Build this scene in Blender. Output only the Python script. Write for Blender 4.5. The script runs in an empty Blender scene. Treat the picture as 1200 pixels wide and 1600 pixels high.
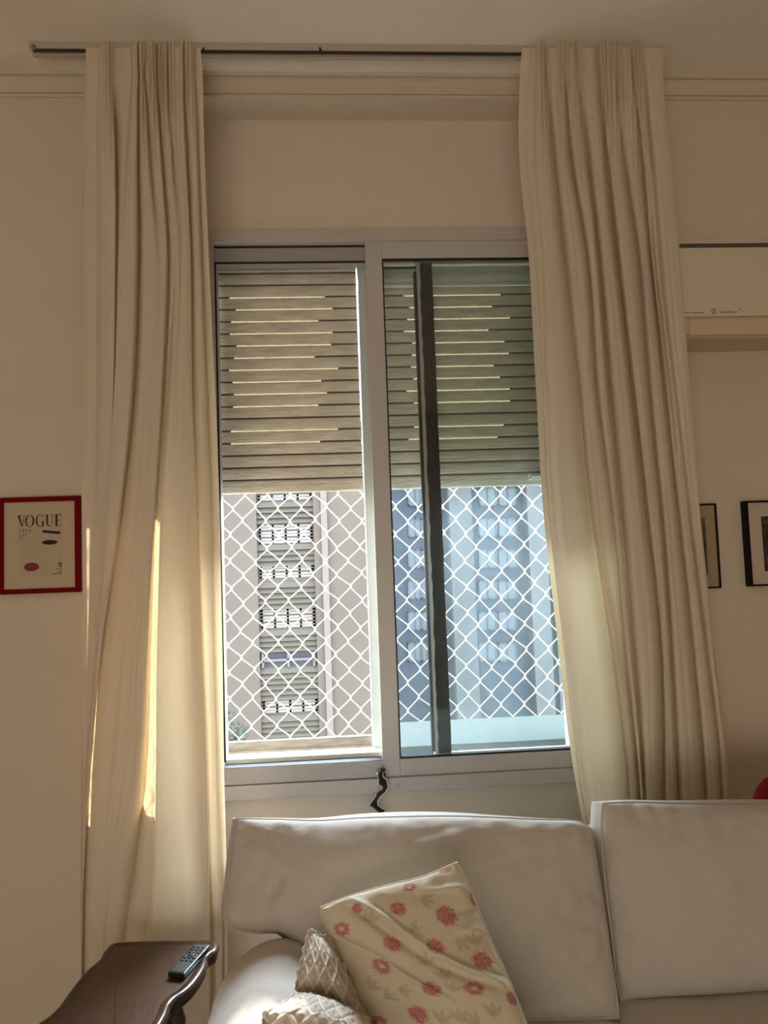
import bpy, bmesh, math, random
from mathutils import Vector, Matrix, noise
random.seed(7)
S = bpy.context.scene
COL = S.collection
R = math.radians
# ------------------------------------------------------------------ camera
yaw, pit, rol = R(3.627), R(3.853), R(-2.03)
F = Vector((math.sin(yaw)*math.cos(pit), math.cos(yaw)*math.cos(pit), math.sin(pit)))
r0 = Vector((math.cos(yaw), -math.sin(yaw), 0)); u0 = r0.cross(F)
RX = r0*math.cos(rol)+u0*math.sin(rol); UX = -r0*math.sin(rol)+u0*math.cos(rol)
CAM = Vector((0, -2.4, 1.5))
cd = bpy.data.cameras.new('camera'); cam = bpy.data.objects.new('camera', cd); COL.objects.link(cam)
cd.sensor_fit = 'VERTICAL'; cd.sensor_height = 36; cd.lens = 36*1160/1600; cd.clip_start = .05; cd.clip_end = 300
M = Matrix((RX, UX, -F)).transposed().to_4x4(); M.translation = CAM; cam.matrix_world = M
S.camera = cam
# ------------------------------------------------------------------ light
vs = S.view_settings; vs.view_transform = 'Standard'; vs.look = 'None'; vs.gamma = 1; vs.use_curve_mapping = False
vs.exposure = 0.0
w = bpy.data.worlds.new('sky'); S.world = w; w.use_nodes = True
w.node_tree.nodes['Background'].inputs[0].default_value = (.74, .87, 1, 1)
w.node_tree.nodes['Background'].inputs[1].default_value = 5.0
sd = bpy.data.lights.new('sun', 'SUN'); sun = bpy.data.objects.new('sun', sd); COL.objects.link(sun)
sd.energy = 14.0; sd.angle = R(.5); sd.color = (1, .95, .84)
sun.rotation_euler = Vector((-1.5, -1.0, -.33)).to_track_quat('-Z', 'Y').to_euler()
def area(name, loc, target, sx, sy, e, col):
    l = bpy.data.lights.new(name, 'AREA'); l.shape = 'RECTANGLE'; l.size = sx; l.size_y = sy; l.energy = e; l.color = col
    o = bpy.data.objects.new(name, l); COL.objects.link(o); o.location = loc
    o.rotation_euler = (Vector(target)-Vector(loc)).to_track_quat('-Z', 'Y').to_euler(); return o
area('room_fill', (-.75, -5.0, .8), (0.6, 0, 2.2), 2.4, 1.3, 43, (1, .90, .78))  # added fill lamp at the unseen end of the room, no window there
area('sky_fill', (.3, 3.0, 4.1), (.0, -.8, .8), 3.0, 1.4, 1250, (.74, .87, 1))  # added lamp high outside, stands in for brighter sky on the sofa
sp = bpy.data.lights.new('arm_patch_spot', 'SPOT'); spo = bpy.data.objects.new('arm_patch_spot', sp); COL.objects.link(spo)  # added spot outside that throws the bright patch on the sofa arm
sp.energy = 5200; sp.spot_size = R(2.3); sp.spot_blend = .12; sp.shadow_soft_size = .03; sp.color = (1, .95, .85)
spo.location = (-.25, 3.6, 3.75); spo.rotation_euler = (Vector((-.19, -1.17, .69))-spo.location).to_track_quat('-Z', 'Y').to_euler()

# ------------------------------------------------------------------ helpers
def ray(px, py): return F + RX*((px-600)/1160) + UX*((800-py)/1160)
def at(px, py, Y):
    d = ray(px, py); return CAM + d*((Y-CAM.y)/d.y)
def atz(px, py, Z):
    d = ray(px, py); return CAM + d*((Z-CAM.z)/d.z)
def clamp(x, a=0., b=1.): return max(a, min(b, x))
def sstep(a, b, x):
    t = clamp((x-a)/(b-a)); return t*t*(3-2*t)
def mat(name, col, rough=.6, bump=0., bscale=40., var=0., vscale=3., metal=0., spec=.5, stretch=None, weave=0., col2=None, sheen=0.):
    m = bpy.data.materials.new(name); m.use_nodes = True; nt = m.node_tree; N = nt.nodes; L = nt.links
    b = N['Principled BSDF']; b.inputs['Base Color'].default_value = (*col, 1); b.inputs['Roughness'].default_value = rough
    b.inputs['Metallic'].default_value = metal; b.inputs['Specular IOR Level'].default_value = spec
    if sheen: b.inputs['Sheen Weight'].default_value = sheen
    tc = N.new('ShaderNodeTexCoord'); mp = N.new('ShaderNodeMapping'); L.new(tc.outputs['Object'], mp.inputs[0])
    if stretch: mp.inputs['Scale'].default_value = stretch
    if var:
        n = N.new('ShaderNodeTexNoise'); n.inputs['Scale'].default_value = vscale; n.inputs['Detail'].default_value = 6
        L.new(mp.outputs[0], n.inputs[0])
        mx = N.new('ShaderNodeMix'); mx.data_type = 'RGBA'
        c2 = col2 or tuple(c*(1-var) for c in col)
        mx.inputs[6].default_value = (*col, 1); mx.inputs[7].default_value = (*c2, 1)
        cr = N.new('ShaderNodeValToRGB'); cr.color_ramp.elements[0].position = .38; cr.color_ramp.elements[1].position = .68
        L.new(n.outputs[0], cr.inputs[0]); L.new(cr.outputs[0], mx.inputs[0]); L.new(mx.outputs[2], b.inputs['Base Color'])
    if bump:
        n2 = N.new('ShaderNodeTexNoise'); n2.inputs['Scale'].default_value = bscale; n2.inputs['Detail'].default_value = 5
        L.new(mp.outputs[0], n2.inputs[0]); bp = N.new('ShaderNodeBump'); bp.inputs['Strength'].default_value = bump
        bp.inputs['Distance'].default_value = .01
        L.new(n2.outputs[0], bp.inputs['Height']); L.new(bp.outputs[0], b.inputs['Normal'])
    return m
def tag(o, label=None, cat=None, group=None, kind=None):
    if label: o['label'] = label
    if cat: o['category'] = cat
    if group: o['group'] = group
    if kind: o['kind'] = kind
    return o
def empty(name, loc, label, cat, group=None):
    o = bpy.data.objects.new(name, None); COL.objects.link(o); o.location = loc; o.empty_display_size = .1
    o.matrix_basis = Matrix.Translation(Vector(loc))
    return tag(o, label, cat, group)
def wm(o):
    m = o.matrix_basis.copy(); p = o.parent
    while p: m = p.matrix_basis @ m; p = p.parent
    return m
def link(name, me, m, parent=None, smooth=False):
    """mesh given in WORLD coordinates; stored relative to the parent"""
    if parent is not None: me.transform(wm(parent).inverted())
    o = bpy.data.objects.new(name, me); COL.objects.link(o)
    if m: me.materials.append(m)
    if parent is not None: o.parent = parent
    if smooth:
        for p in me.polygons: p.use_smooth = True
    return o
def mesh(name, vs_, fs, m, parent=None, smooth=False):
    me = bpy.data.meshes.new(name); me.from_pydata([tuple(v) for v in vs_], [], fs); me.update()
    return link(name, me, m, parent, smooth)
class B:
    """collects boxes / tubes / prisms into one mesh, world coordinates"""
    def __init__(s): s.v = []; s.f = []
    def box(s, a, b):
        x0, x1 = sorted((a[0], b[0])); y0, y1 = sorted((a[1], b[1])); z0, z1 = sorted((a[2], b[2]))
        i = len(s.v)
        s.v += [(x0,y0,z0),(x1,y0,z0),(x1,y1,z0),(x0,y1,z0),(x0,y0,z1),(x1,y0,z1),(x1,y1,z1),(x0,y1,z1)]
        s.f += [tuple(i+k for k in q) for q in ((3,2,1,0),(4,5,6,7),(0,1,5,4),(1,2,6,5),(2,3,7,6),(3,0,4,7))]
        return s
    def prism(s, pts, d):
        """pts: closed 3D polygon, extruded by vector d"""
        i = len(s.v); n = len(pts); d = Vector(d)
        s.v += [tuple(p) for p in pts]+[tuple(Vector(p)+d) for p in pts]
        s.f.append(tuple(i+k for k in range(n))); s.f.append(tuple(i+n+k for k in reversed(range(n))))
        for k in range(n): s.f.append((i+(k+1) % n, i+k, i+n+k, i+n+(k+1) % n))
        return s
    def tube(s, pts, r, n=8, closed=False):
        pts = [Vector(p) for p in pts]; i0 = len(s.v); m = len(pts); up = None
        for k, p in enumerate(pts):
            if closed: t = pts[(k+1) % m]-pts[k-1]
            else: t = pts[min(k+1, m-1)]-pts[max(k-1, 0)]
            t.normalize()
            if up is None: up = t.orthogonal().normalized()
            up = (up-t*up.dot(t)).normalized(); sd_ = t.cross(up)
            rr = r[k] if isinstance(r, (list, tuple)) else r
            for q in range(n):
                a = 2*math.pi*q/n; s.v.append(tuple(p+up*math.cos(a)*rr+sd_*math.sin(a)*rr))
        rng = m if closed else m-1
        for k in range(rng):
            for q in range(n):
                a = i0+k*n+q; b = i0+k*n+(q+1) % n; k2 = (k+1) % m
                s.f.append((a, b, i0+k2*n+(q+1) % n, i0+k2*n+q))
        if not closed:
            s.f.append(tuple(i0+q for q in reversed(range(n)))); s.f.append(tuple(i0+(m-1)*n+q for q in range(n)))
        return s
    def build(s, name, m, parent=None, smooth=False, bevel=0):
        me = bpy.data.meshes.new(name); me.from_pydata(s.v, [], s.f); me.update()
        bm = bmesh.new(); bm.from_mesh(me)
        bmesh.ops.recalc_face_normals(bm, faces=bm.faces)
        if bevel:
            bmesh.ops.bevel(bm, geom=[e for e in bm.edges if e.is_manifold and e.calc_face_angle(0) > .6], offset=bevel, segments=2, affect='EDGES', profile=.6)
        bm.to_mesh(me); bm.free()
        return link(name, me, m, parent, smooth)
def struct(o): o['kind'] = 'structure'; return o
def cr(pts, t):
    """Catmull-Rom through pts, t in 0..1 (even parameter)"""
    n = len(pts)-1; x = clamp(t)*n; k = min(int(x), n-1); f = x-k
    p0 = pts[max(k-1, 0)]; p1 = pts[k]; p2 = pts[k+1]; p3 = pts[min(k+2, n)]
    return p1*(1-f)**2*(1+2*f) + p2*f*f*(3-2*f) + ((p2-p0)*.5*f*(1-f)**2) - ((p3-p1)*.5*f*f*(1-f))

# ------------------------------------------------------------------ materials
WALL = mat('wall_paint', (.72, .62, .49), .75, bump=.12, bscale=60, var=.03)
CEIL = mat('ceiling_paint', (.92, .85, .73), .8, bump=.08, bscale=50, var=.03)
PANEL = mat('panel_paint', (.75, .66, .54), .55, bump=.05, bscale=30, var=.02)
FLOOR = mat('floor_wood', (.50, .37, .25), .4, var=.4, vscale=4, stretch=(1, 12, 1))
ALU = mat('aluminium_frame', (.56, .52, .49), .42, var=.05, spec=.4)
ALUW = mat('aluminium_light', (.82, .84, .82), .4)
GUIDE = mat('shutter_guide', (.62, .68, .64), .5)
BLACK = mat('black_rubber', (.012, .010, .008), .6, bump=.4, bscale=80)
SLAT = mat('shutter_wood', (.84, .79, .65), .65, bump=.5, bscale=30, var=.22, vscale=9, stretch=(1.2, 4, 5))
SLATD = mat('shutter_tongue', (.16, .13, .10), .8)
NET = mat('net_cord', (.55, .53, .48), .6)
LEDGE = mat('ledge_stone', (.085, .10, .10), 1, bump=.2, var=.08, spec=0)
BAR = mat('sill_bar', (.30, .24, .18), .7, bump=.4, bscale=30, var=.35, vscale=12, stretch=(1, 3, 6))
def translucent(name, c1, c2, fac, bump=.15, bs=700, rough=.9):
    m = bpy.data.materials.new(name); m.use_nodes = True; nt = m.node_tree; N = nt.nodes; L = nt.links; N.clear()
    o = N.new('ShaderNodeOutputMaterial'); d = N.new('ShaderNodeBsdfDiffuse'); t = N.new('ShaderNodeBsdfTranslucent'); x = N.new('ShaderNodeMixShader')
    d.inputs[0].default_value = (*c1, 1); t.inputs[0].default_value = (*c2, 1); x.inputs[0].default_value = fac
    tc = N.new('ShaderNodeTexCoord'); b = N.new('ShaderNodeBump'); b.inputs['Strength'].default_value = bump; b.inputs['Distance'].default_value = .002
    wv = N.new('ShaderNodeTexWave'); wv.inputs['Scale'].default_value = 160; wv.inputs['Distortion'].default_value = 2; wv.bands_direction = 'Z'
    n = N.new('ShaderNodeTexNoise'); n.inputs['Scale'].default_value = bs; L.new(tc.outputs['Object'], n.inputs[0]); L.new(tc.outputs['Object'], wv.inputs[0])
    ad = N.new('ShaderNodeMath'); L.new(n.outputs[0], ad.inputs[0]); L.new(wv.outputs[1], ad.inputs[1]); L.new(ad.outputs[0], b.inputs['Height'])
    L.new(b.outputs[0], d.inputs['Normal']); L.new(d.outputs[0], x.inputs[1]); L.new(t.outputs[0], x.inputs[2]); L.new(x.outputs[0], o.inputs[0])
    return m
CURT = translucent('curtain_linen', (.83, .745, .61), (.87, .69, .43), .29)
def glass(name, tint, haze):
    m = bpy.data.materials.new(name); m.use_nodes = True; nt = m.node_tree; N = nt.nodes; L = nt.links; N.clear()
    o = N.new('ShaderNodeOutputMaterial'); t = N.new('ShaderNodeBsdfTransparent'); g = N.new('ShaderNodeBsdfGlossy'); x = N.new('ShaderNodeMixShader')
    fr = N.new('ShaderNodeFresnel'); fr.inputs[0].default_value = 1.45; g.inputs['Roughness'].default_value = .02
    t.inputs[0].default_value = (*tint, 1); L.new(fr.outputs[0], x.inputs[0]); L.new(t.outputs[0], x.inputs[1]); L.new(g.outputs[0], x.inputs[2])
    tr = N.new('ShaderNodeBsdfTranslucent'); tr.inputs[0].default_value = (.8, .92, 1, 1)
    n = N.new('ShaderNodeTexNoise'); n.inputs['Scale'].default_value = 3; n.inputs['Detail'].default_value = 8
    tc = N.new('ShaderNodeTexCoord'); mp = N.new('ShaderNodeMapping'); mp.inputs['Scale'].default_value = (4, 1, 1.2); L.new(tc.outputs['Object'], mp.inputs[0]); L.new(mp.outputs[0], n.inputs[0])
    ml = N.new('ShaderNodeMapRange'); ml.inputs[1].default_value = .3; ml.inputs[2].default_value = .75; ml.inputs[3].default_value = haze*.5; ml.inputs[4].default_value = haze*1.5
    L.new(n.outputs[0], ml.inputs[0]); x2 = N.new('ShaderNodeMixShader'); L.new(ml.outputs[0], x2.inputs[0]); L.new(x.outputs[0], x2.inputs[1]); L.new(tr.outputs[0], x2.inputs[2])
    L.new(x2.outputs[0], o.inputs[0]); return m
GLOW = translucent('glow_skin', (.6, .55, .45), (.62, .55, .44), .4, 0)
GLASS = glass('hazy_glass', (.965, .988, .975), .016)  # patchy bluish haze is mixed into the tinted pane

# ------------------------------------------------------------------ room shell
ZC = 3.144; ZS = 3.058; NX0 = at(128, 1100, 0).x+.022; NX1 = .98; YP = .12
X0, X1, Y0 = -2.6, 3.2, -5.6
WX0, WX1, WZ0, WZ1 = -.465, .86, .745, 2.657
struct(B().box((X0, Y0, -.1), (X1, .36, 0)).build('floor', FLOOR))
struct(B().box((X0, Y0, ZC), (X1, .36, ZC+.15)).build('ceiling', CEIL))
struct(B().box((X0-.15, Y0, 0), (X0, .36, ZC)).build('wall_left', WALL))
struct(B().box((X1, Y0, 0), (X1+.15, .36, ZC)).build('wall_right', WALL))
struct(B().box((X0-.15, Y0-.15, 0), (X1+.15, Y0, ZC)).build('wall_back', WALL))
wf = struct(B().box((X0, 0, 0), (NX0, .36, ZC)).box((NX1, 0, 0), (X1, .36, ZC)).box((NX0, 0, ZS), (NX1, .36, ZC)).build('wall_front', WALL))
pn = B().box((NX0, YP, 0), (WX0, .36, ZS)).box((WX1, YP, 0), (NX1, .36, ZS)).box((WX0, YP, WZ1), (WX1, .36, ZS)).box((WX0, YP, 0), (WX1, .36, WZ0))
struct(pn.build('wall_niche', PANEL))
# cornice profile
def cornice(name, x0, x1):
    pr = [(0, ZC-.022), (-.006, ZC-.018), (-.010, ZC-.005), (-.010, ZC), (0, ZC)]
    pr2 = [(0, ZC-.086), (-.007, ZC-.086), (-.007, ZC-.078), (-.001, ZC-.077), (-.001, ZC-.072), (-.008, ZC-.071), (-.008, ZC-.062), (-.004, ZC-.060), (-.006, ZC-.045), (-.010, ZC-.030), (-.010, ZC-.022), (-.005, ZC-.020), (-.005, ZC-.014), (-.014, ZC-.013), (-.014, ZC), (0, ZC)]
    struct(B().prism([(x0, y, z) for y, z in pr2], (x1-x0, 0, 0)).build(name, WALL))
cornice('trim_1', X0, X1)
for nm, a, b in (('baseboard_left', (X0, Y0, 0), (X0+.015, 0, .1)), ('baseboard_right', (X1-.015, Y0, 0), (X1, 0, .1)), ('baseboard_front', (X0+.015, -.015, 0), (NX0, 0, .1)), ('baseboard_back', (X0+.015, Y0, 0), (X1-.015, Y0+.015, .1))):
    struct(B().box(a, b).build(nm, PANEL))

# ------------------------------------------------------------------ window
win = bpy.data.objects.new('window_1', None); COL.objects.link(win); win.matrix_basis = Matrix.Translation((.2, .1, WZ0)); win['kind'] = 'structure'
fy = .095
B().box((WX0, fy, WZ1-.047), (WX1, .22, WZ1)).build('head_rail', ALU, win, bevel=.002)
B().box((WX0, fy-.008, WZ0), (WX1, .22, WZ0+.046)).build('sill_trim', ALU, win, bevel=.003)
B().box((WX0, fy, WZ0+.046), (at(338, 600, fy).x-.004, .22, WZ1-.047)).build('jamb', ALU, win, bevel=.002)
B().box((.845, fy, WZ0+.046), (WX1, .22, WZ1-.047)).build('jamb', ALU, win, bevel=.002)
sc = at(620, 1228, fy-.008)
B().tube([sc, sc-Vector((0, .002, 0)), sc-Vector((0, .0035, 0))], [.0075, .0075, .005], 16).build('screw_cap', ALU, win, True)
# left opening head and sill tracks
xL = at(338, 600, .13).x
B().box((xL-.02, .13, 2.552), (.16, .19, 2.603)).build('track_head', mat('aluminium_dark', (.40, .37, .345), .45), win, bevel=.002)
B().box((xL-.02, .125, 2.545), (.16, .128, 2.552)).box((xL-.02, .13, 2.603), (.16, .17, 2.610)).box((-.396, .125, .86), (-.390, .128, 2.552)).build('gasket', BLACK, win)
B().box((xL-.03, .098, .792), (.128, .15, .846)).build('sash_track', mat('aluminium_mid', (.50, .47, .45), .4, var=.1, stretch=(1, 1, 8)), win, bevel=.002)
B().box((xL-.03, .0965, .789), (.128, .10, .7925)).box((xL-.03, .10, .846), (.128, .15, .8475)).build('track_gap', BLACK, win)
B().box((xL-.03, .15, .79), (.13, .22, .862)).build('outer_track', ALUW, win)
# front sash (right)
sash = B().box((.125, fy+.004, .792), (.182, .135, 2.61)).box((.805, fy+.004, .792), (.845, .135, 2.61)).box((.182, fy+.005, 2.549), (.805, .135, 2.61)).box((.182, fy+.005, .792), (.805, .135, .848))
sashf = sash.build('sash', ALU, win, bevel=.0015)
g1 = B().box((.182, .112, .848), (.805, .116, 2.549)).build('pane', GLASS, sashf)
B().box((.182, .103, .848), (.187, .111, 2.549)).box((.8, .103, .848), (.805, .111, 2.549)).box((.187, .103, 2.542), (.8, .111, 2.549)).box((.187, .103, .848), (.8, .111, .854)).build('gasket', BLACK, sashf)
# rear sash, slid behind the front one
ry = .15
xa = [at(p, 900, ry).x for p in (666, 669, 675.5, 694)]
s2 = B().box((xa[1], ry, .80), (xa[2], ry+.03, 2.60)).box((xa[2], ry+.012, 2.56), (.845, ry+.03, 2.60)).box((xa[2], ry+.012, .80), (.845, ry+.03, .845)).box((.80, ry+.012, .845), (.845, ry+.03, 2.56))
rsash = s2.build('rear_sash', ALU, win, bevel=.001)
B().box((xa[0]-.003, ry-.004, .855), (xa[1], ry+.02, 2.52)).box((.19, ry-.004, 2.53), (xa[1], ry+.0, 2.538)).build('gasket', BLACK, rsash)
# ragged brush strip
bb = B(); n = 60
z0, z1 = .848, 2.549
rp = []
for k in range(n+1): rp.append((xa[2]-.001+random.uniform(-.0035, .002), ry-.006, z0+(z1-z0)*k/n))
for k in range(n, -1, -1): rp.append((xa[3]+random.uniform(-.001, .001), ry-.006, z0+(z1-z0)*k/n))
bb.prism(rp, (0, .016, 0)); bb.build('brush_strip', BLACK, rsash)
B().box((xa[3], ry+.018, .845), (.80, ry+.022, 2.56)).build('pane', GLASS, rsash)
# shutter guides
B().box((.10, .205, .80), (.145, .30, 2.657)).box((.145, .22, .80), (.186, .30, 2.657)).build('shutter_guide', GUIDE, win, bevel=.003)
B().box((WX0, .205, .80), (-.418, .30, 2.657)).build('shutter_guide', GUIDE, win, bevel=.003)
B().box((.80, .22, .80), (WX1, .30, 2.657)).build('shutter_guide', GUIDE, win, bevel=.003)
B().box((WX0, .23, 2.585), (WX1, .34, 2.657)).build('shutter_lintel', PANEL, win)

# ------------------------------------------------------------------ roller shutters (each slat its own part)
def shutter(x0, x1, sx0, sx1, ztop, zbot, label, closed, nmax=99):
    root = empty('roller_shutter', ((x0+x1)/2, .24, zbot), label, 'shutter', 'roller shutters outside the window')
    pitch = .0441; gap = .0045; z = zbot; k = 0; base = None
    while z < ztop-.012:
        h = (.046 if k == 0 else pitch-gap); zt = min(z+h, ztop)
        dx = random.uniform(-.002, .002); sag = random.uniform(-.0012, .0012)
        b = B(); nn = 8
        # slightly bowed board with rounded top/bottom lip
        for j in range(nn): pass
        prof = [(.238, z+.002), (.236, z+.006), (.235, (z+zt)/2), (.236, zt-.006), (.238, zt-.001), (.247, zt), (.247, z+.001)]
        b.prism([(x0+.003, y, zz) for y, zz in prof], (x1-x0-.006, 0, 0))
        o = b.build('slat', SLAT, root)
        if k and zt < ztop:
            pass
        # tongue closing the gap above this slat at both ends (or wholly)
        if zt+gap < ztop:
            tb = B()
            if k in closed: tb.box((x0+.003, .243, zt), (x1-.003, .246, zt+gap+.003))
            else:
                j0, j1 = random.uniform(-.004, .03), random.uniform(-.07, .02)
                B().box((x0+.003, .243, zt), (sx0+j0, .246, zt+gap+.003)).build('tongue', SLATD, o)
                B().box((sx1+j1, .243, zt), (x1-.003, .246, zt+gap+.003)).build('tongue', SLATD, o)
                B().box((sx0+j0, .247, zt-.001), (sx1+j1, .248, zt+gap+.003)).build('glow_strip', GLOW, o)  # added translucent strip fills the gap and imitates light coming through
            if k in closed: tb.build('tongue', SLATD, o)
        z += (h+gap); k += 1
    return root
l0, l1 = at(360, 600, .24).x, at(522, 600, .24).x; r0_, r1_ = at(634, 600, .24).x, at(796, 600, .24).x
ztl = at(450, 417, .24).z; zb = 1.757
shL = shutter(-.415, .098, l0, l1, ztl, zb, 'left roller shutter of painted wooden slats, half lowered over the open window side', {0, 1, 2, 5, 16, 17, 18})
ztr = at(760, 447, .24).z
shR = shutter(.190, .800, r0_, r1_, ztr, zb, 'right roller shutter of greenish wooden slats seen through the window glass', {0, 1, 2, 5})
B().box((.190, .232, ztr+.002), (.80, .25, ztr+.010)).box((.190, .232, ztr+.013), (.80, .25, ztr+.027)).build('white_rail', ALUW, shR)
B().box((.190, .262, ztr), (.80, .275, 2.60)).build('cover_board', mat('cover_board', (.42, .40, .33), .7), shR)
B().box((-.415, .232, ztl-.001), (.098, .25, ztl+.010)).build('white_rail', ALUW, shL)
hp = at(835, 745, .235)
B().box((hp.x-.022, .222, hp.z-.010), (hp.x+.03, .235, hp.z+.010)).box((hp.x-.012, .215, hp.z-.004), (hp.x+.03, .223, hp.z+.004)).build('handle', ALUW, shR, bevel=.002)

# ------------------------------------------------------------------ outside ledges and net
YN = .72
tag(B().box((.14, .30, .815), (1.05, YN-.01, .838)).build('window_ledge', LEDGE, bevel=.003), 'white stone ledge outside the right window pane under the net', 'ledge')
tag(B().box((-.60, .32, at(450, 1181, .32).z), (.14, .345, at(450, 1170, .32).z)).box((-.60, .325, at(450, 1172, .32).z), (.14, .35, at(450, 1159, .32).z+.006)).build('sill_bar', BAR, bevel=.003),
    'weathered beige bar across the bottom of the open left side', 'bar')
nb = B(); du, dv = .0985, .112; shear = .035
nx0, nz0 = at(343, 765, YN).x-4*du, at(343, 780, YN).z
rows = 26; cols = 20
def npt(i, j):
    # i half-columns, j half-rows (downwards); gentle sag and slack
    z = nz0+.9-j*dv/2; x = nx0+i*du/2+shear*(z-nz0)*1.0
    return Vector((x+.006*math.sin(j*.9+i*.6)+.004*noise.noise((i*.7, j*.7, 1)), YN+.01*math.sin(i*.35)*math.sin(j*.3), z+.006*math.sin(i*1.1+j*.5)+.012*math.sin(i*.16)))
for j in range(0, 40):
    for i in range(0, 40):
        if (i+j) % 2: continue
        for di in (-1, 1):
            a = npt(i, j); b_ = npt(i+di, j+1)
            if a.z < .62 or (a.x > .14 and b_.z < .80): continue
            m1 = a.lerp(b_, .14)+Vector((-di*.004, 0, 0)); m2 = a.lerp(b_, .86)+Vector((di*.004, 0, 0))
            nb.tube([a, m1, a.lerp(b_, .5), m2, b_], [.0042, .0025, .0022, .0025, .0042], 6)
tag(nb.build('safety_net', NET, None, True), 'white diamond mesh safety net stretched outside the window', 'net')

# ------------------------------------------------------------------ buildings outside
BW = mat('facade_plaster', (.155, .122, .098), .9, bump=.2, bscale=2, var=.12, vscale=.4)
BS = mat('facade_recess', (.12, .10, .08), .9)
BL = mat('louvre_paint', (.15, .125, .095), .8)
BF = mat('block_frame', (.30, .265, .23), .8)
BG = mat('far_pane', (.20, .18, .165), .9)
Yb = 22
def P(px, py, Y=Yb): return at(px, py, Y)
ab = empty('apartment_building', (-3, Yb, -14), 'pale beige facade with a vertical strip of louvres and block windows, behind the left opening', 'building')
xl, xr = P(404, 960).x, P(494, 960).x
wb = B().box((-16, Yb, -14), (xl, Yb+6, 6.2)).box((xr, Yb, -14), (P(601, 960).x, Yb+6, 6.2)).box((xl, Yb+.24, -14), (xr, Yb+6, 6.2)); wb.build('wall', BW, ab)
B().box((xr+.25, Yb-.12, -14), (xr+.45, Yb, 6.2)).build('downpipe', mat('pipe', (.21, .175, .15), .7), ab)
zt0, zt1 = P(450, 700).z, P(450, 1230).z
groups = [(772, 1), (819, 3), (884, 2), (952, 3), (1096, 2)]; occupied = []
py_used = []
def blockwin(py0, rows):
    for r in range(rows):
        za, zb_ = P(450, py0+r*10.5).z, P(450, py0+r*10.5+8).z
        f = B(); t = .07; n = 4
        f.box((xl+.05, Yb+.2, za-t), (xr-.05, Yb+.24, za)).box((xl+.05, Yb+.2, zb_), (xr-.05, Yb+.24, zb_+t))
        for k in range(n+1):
            x = xl+.05+(xr-xl-.1-t)*k/n; f.box((x, Yb+.2, zb_), (x+t, Yb+.24, za))
        o = f.build('block_window', BF, ab)
        B().box((xl+.08, Yb+.215, zb_), (xr-.08, Yb+.23, za)).build('pane', BG, o)
    py_used.append((py0-4, py0+rows*10.5+2))
for g in groups: blockwin(*g)
py_used.append((1018, 1045))
wn = B(); 
za, zb_ = P(450, 1020).z, P(450, 1043).z
for k in range(3):
    x = xl+.05+(xr-xl-.2)*k/2; wn.box((x, Yb+.1, zb_), (x+.08, Yb+.25, za))
wn.box((xl+.05, Yb+.1, (za+zb_)/2-.04), (xr-.05, Yb+.25, (za+zb_)/2+.04))
o = wn.build('dark_window', mat('grey_frame', (.17, .15, .15), .6), ab)
B().box((xl+.05, Yb+.2, zb_), (xr-.05, Yb+.24, za)).build('pane', mat('dark_pane', (.08, .075, .085), .9), o)
py = 700; lm = None
while py < 1230:
    if not any(a <= py+3 <= b for a, b in py_used):
        za = P(450, py).z; zb_ = P(450, py+7.6).z
        if lm is None:
            h = za-zb_
            lo = B().prism([(xl, Yb+.06, 0), (xl, Yb+.20, h*1.12), (xl, Yb+.24, h*1.12), (xl, Yb+.10, 0)], (xr-xl, 0, 0)).build('louvre_slat', BL, ab)
            lm = lo; lo.location = (0, 0, zb_); 
        else:
            c = lm.copy(); COL.objects.link(c); c.parent = ab; c.location = (0, 0, zb_)
    py += 8.4
# slats span: parent coordinates already baked by link(); locations are z offsets
Yr = 31
BR = mat('shaded_facade', (.065, .085, .115), .9, bump=.2, bscale=2, var=.2, vscale=.5)  # blue-grey of shade and distance haze is put into the facade colours
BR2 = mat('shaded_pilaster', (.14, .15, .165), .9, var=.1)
rb = empty('apartment_building', (6, Yr, -14), 'tall shaded bluish facade with pale pilasters behind the right window panes', 'building')
Q = lambda px, py: at(px, py, Yr)
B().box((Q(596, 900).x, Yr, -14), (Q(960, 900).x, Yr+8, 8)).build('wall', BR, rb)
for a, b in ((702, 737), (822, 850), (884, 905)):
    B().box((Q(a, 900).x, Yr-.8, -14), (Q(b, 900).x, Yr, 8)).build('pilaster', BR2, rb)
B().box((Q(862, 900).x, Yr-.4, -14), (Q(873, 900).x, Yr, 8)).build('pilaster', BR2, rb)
wv = None
for col_ in (649, 668, 762, 793):
    for k in range(-1, 6):
        c = Q(col_, 776+k*48.5)
        f = B(); hw, hh, t = (.34 if col_ < 700 else .42), .42, .06
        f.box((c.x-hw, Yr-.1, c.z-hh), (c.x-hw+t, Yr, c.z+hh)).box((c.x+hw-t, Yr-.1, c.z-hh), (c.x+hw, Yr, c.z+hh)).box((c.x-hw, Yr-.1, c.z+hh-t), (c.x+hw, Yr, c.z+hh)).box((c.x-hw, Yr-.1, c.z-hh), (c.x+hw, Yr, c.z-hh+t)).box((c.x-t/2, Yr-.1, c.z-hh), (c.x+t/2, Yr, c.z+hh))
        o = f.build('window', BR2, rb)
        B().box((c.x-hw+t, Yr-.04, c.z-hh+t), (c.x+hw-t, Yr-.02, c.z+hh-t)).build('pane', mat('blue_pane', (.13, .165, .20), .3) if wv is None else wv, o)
        wv = wv or o.children[0].data.materials[0]
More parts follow.
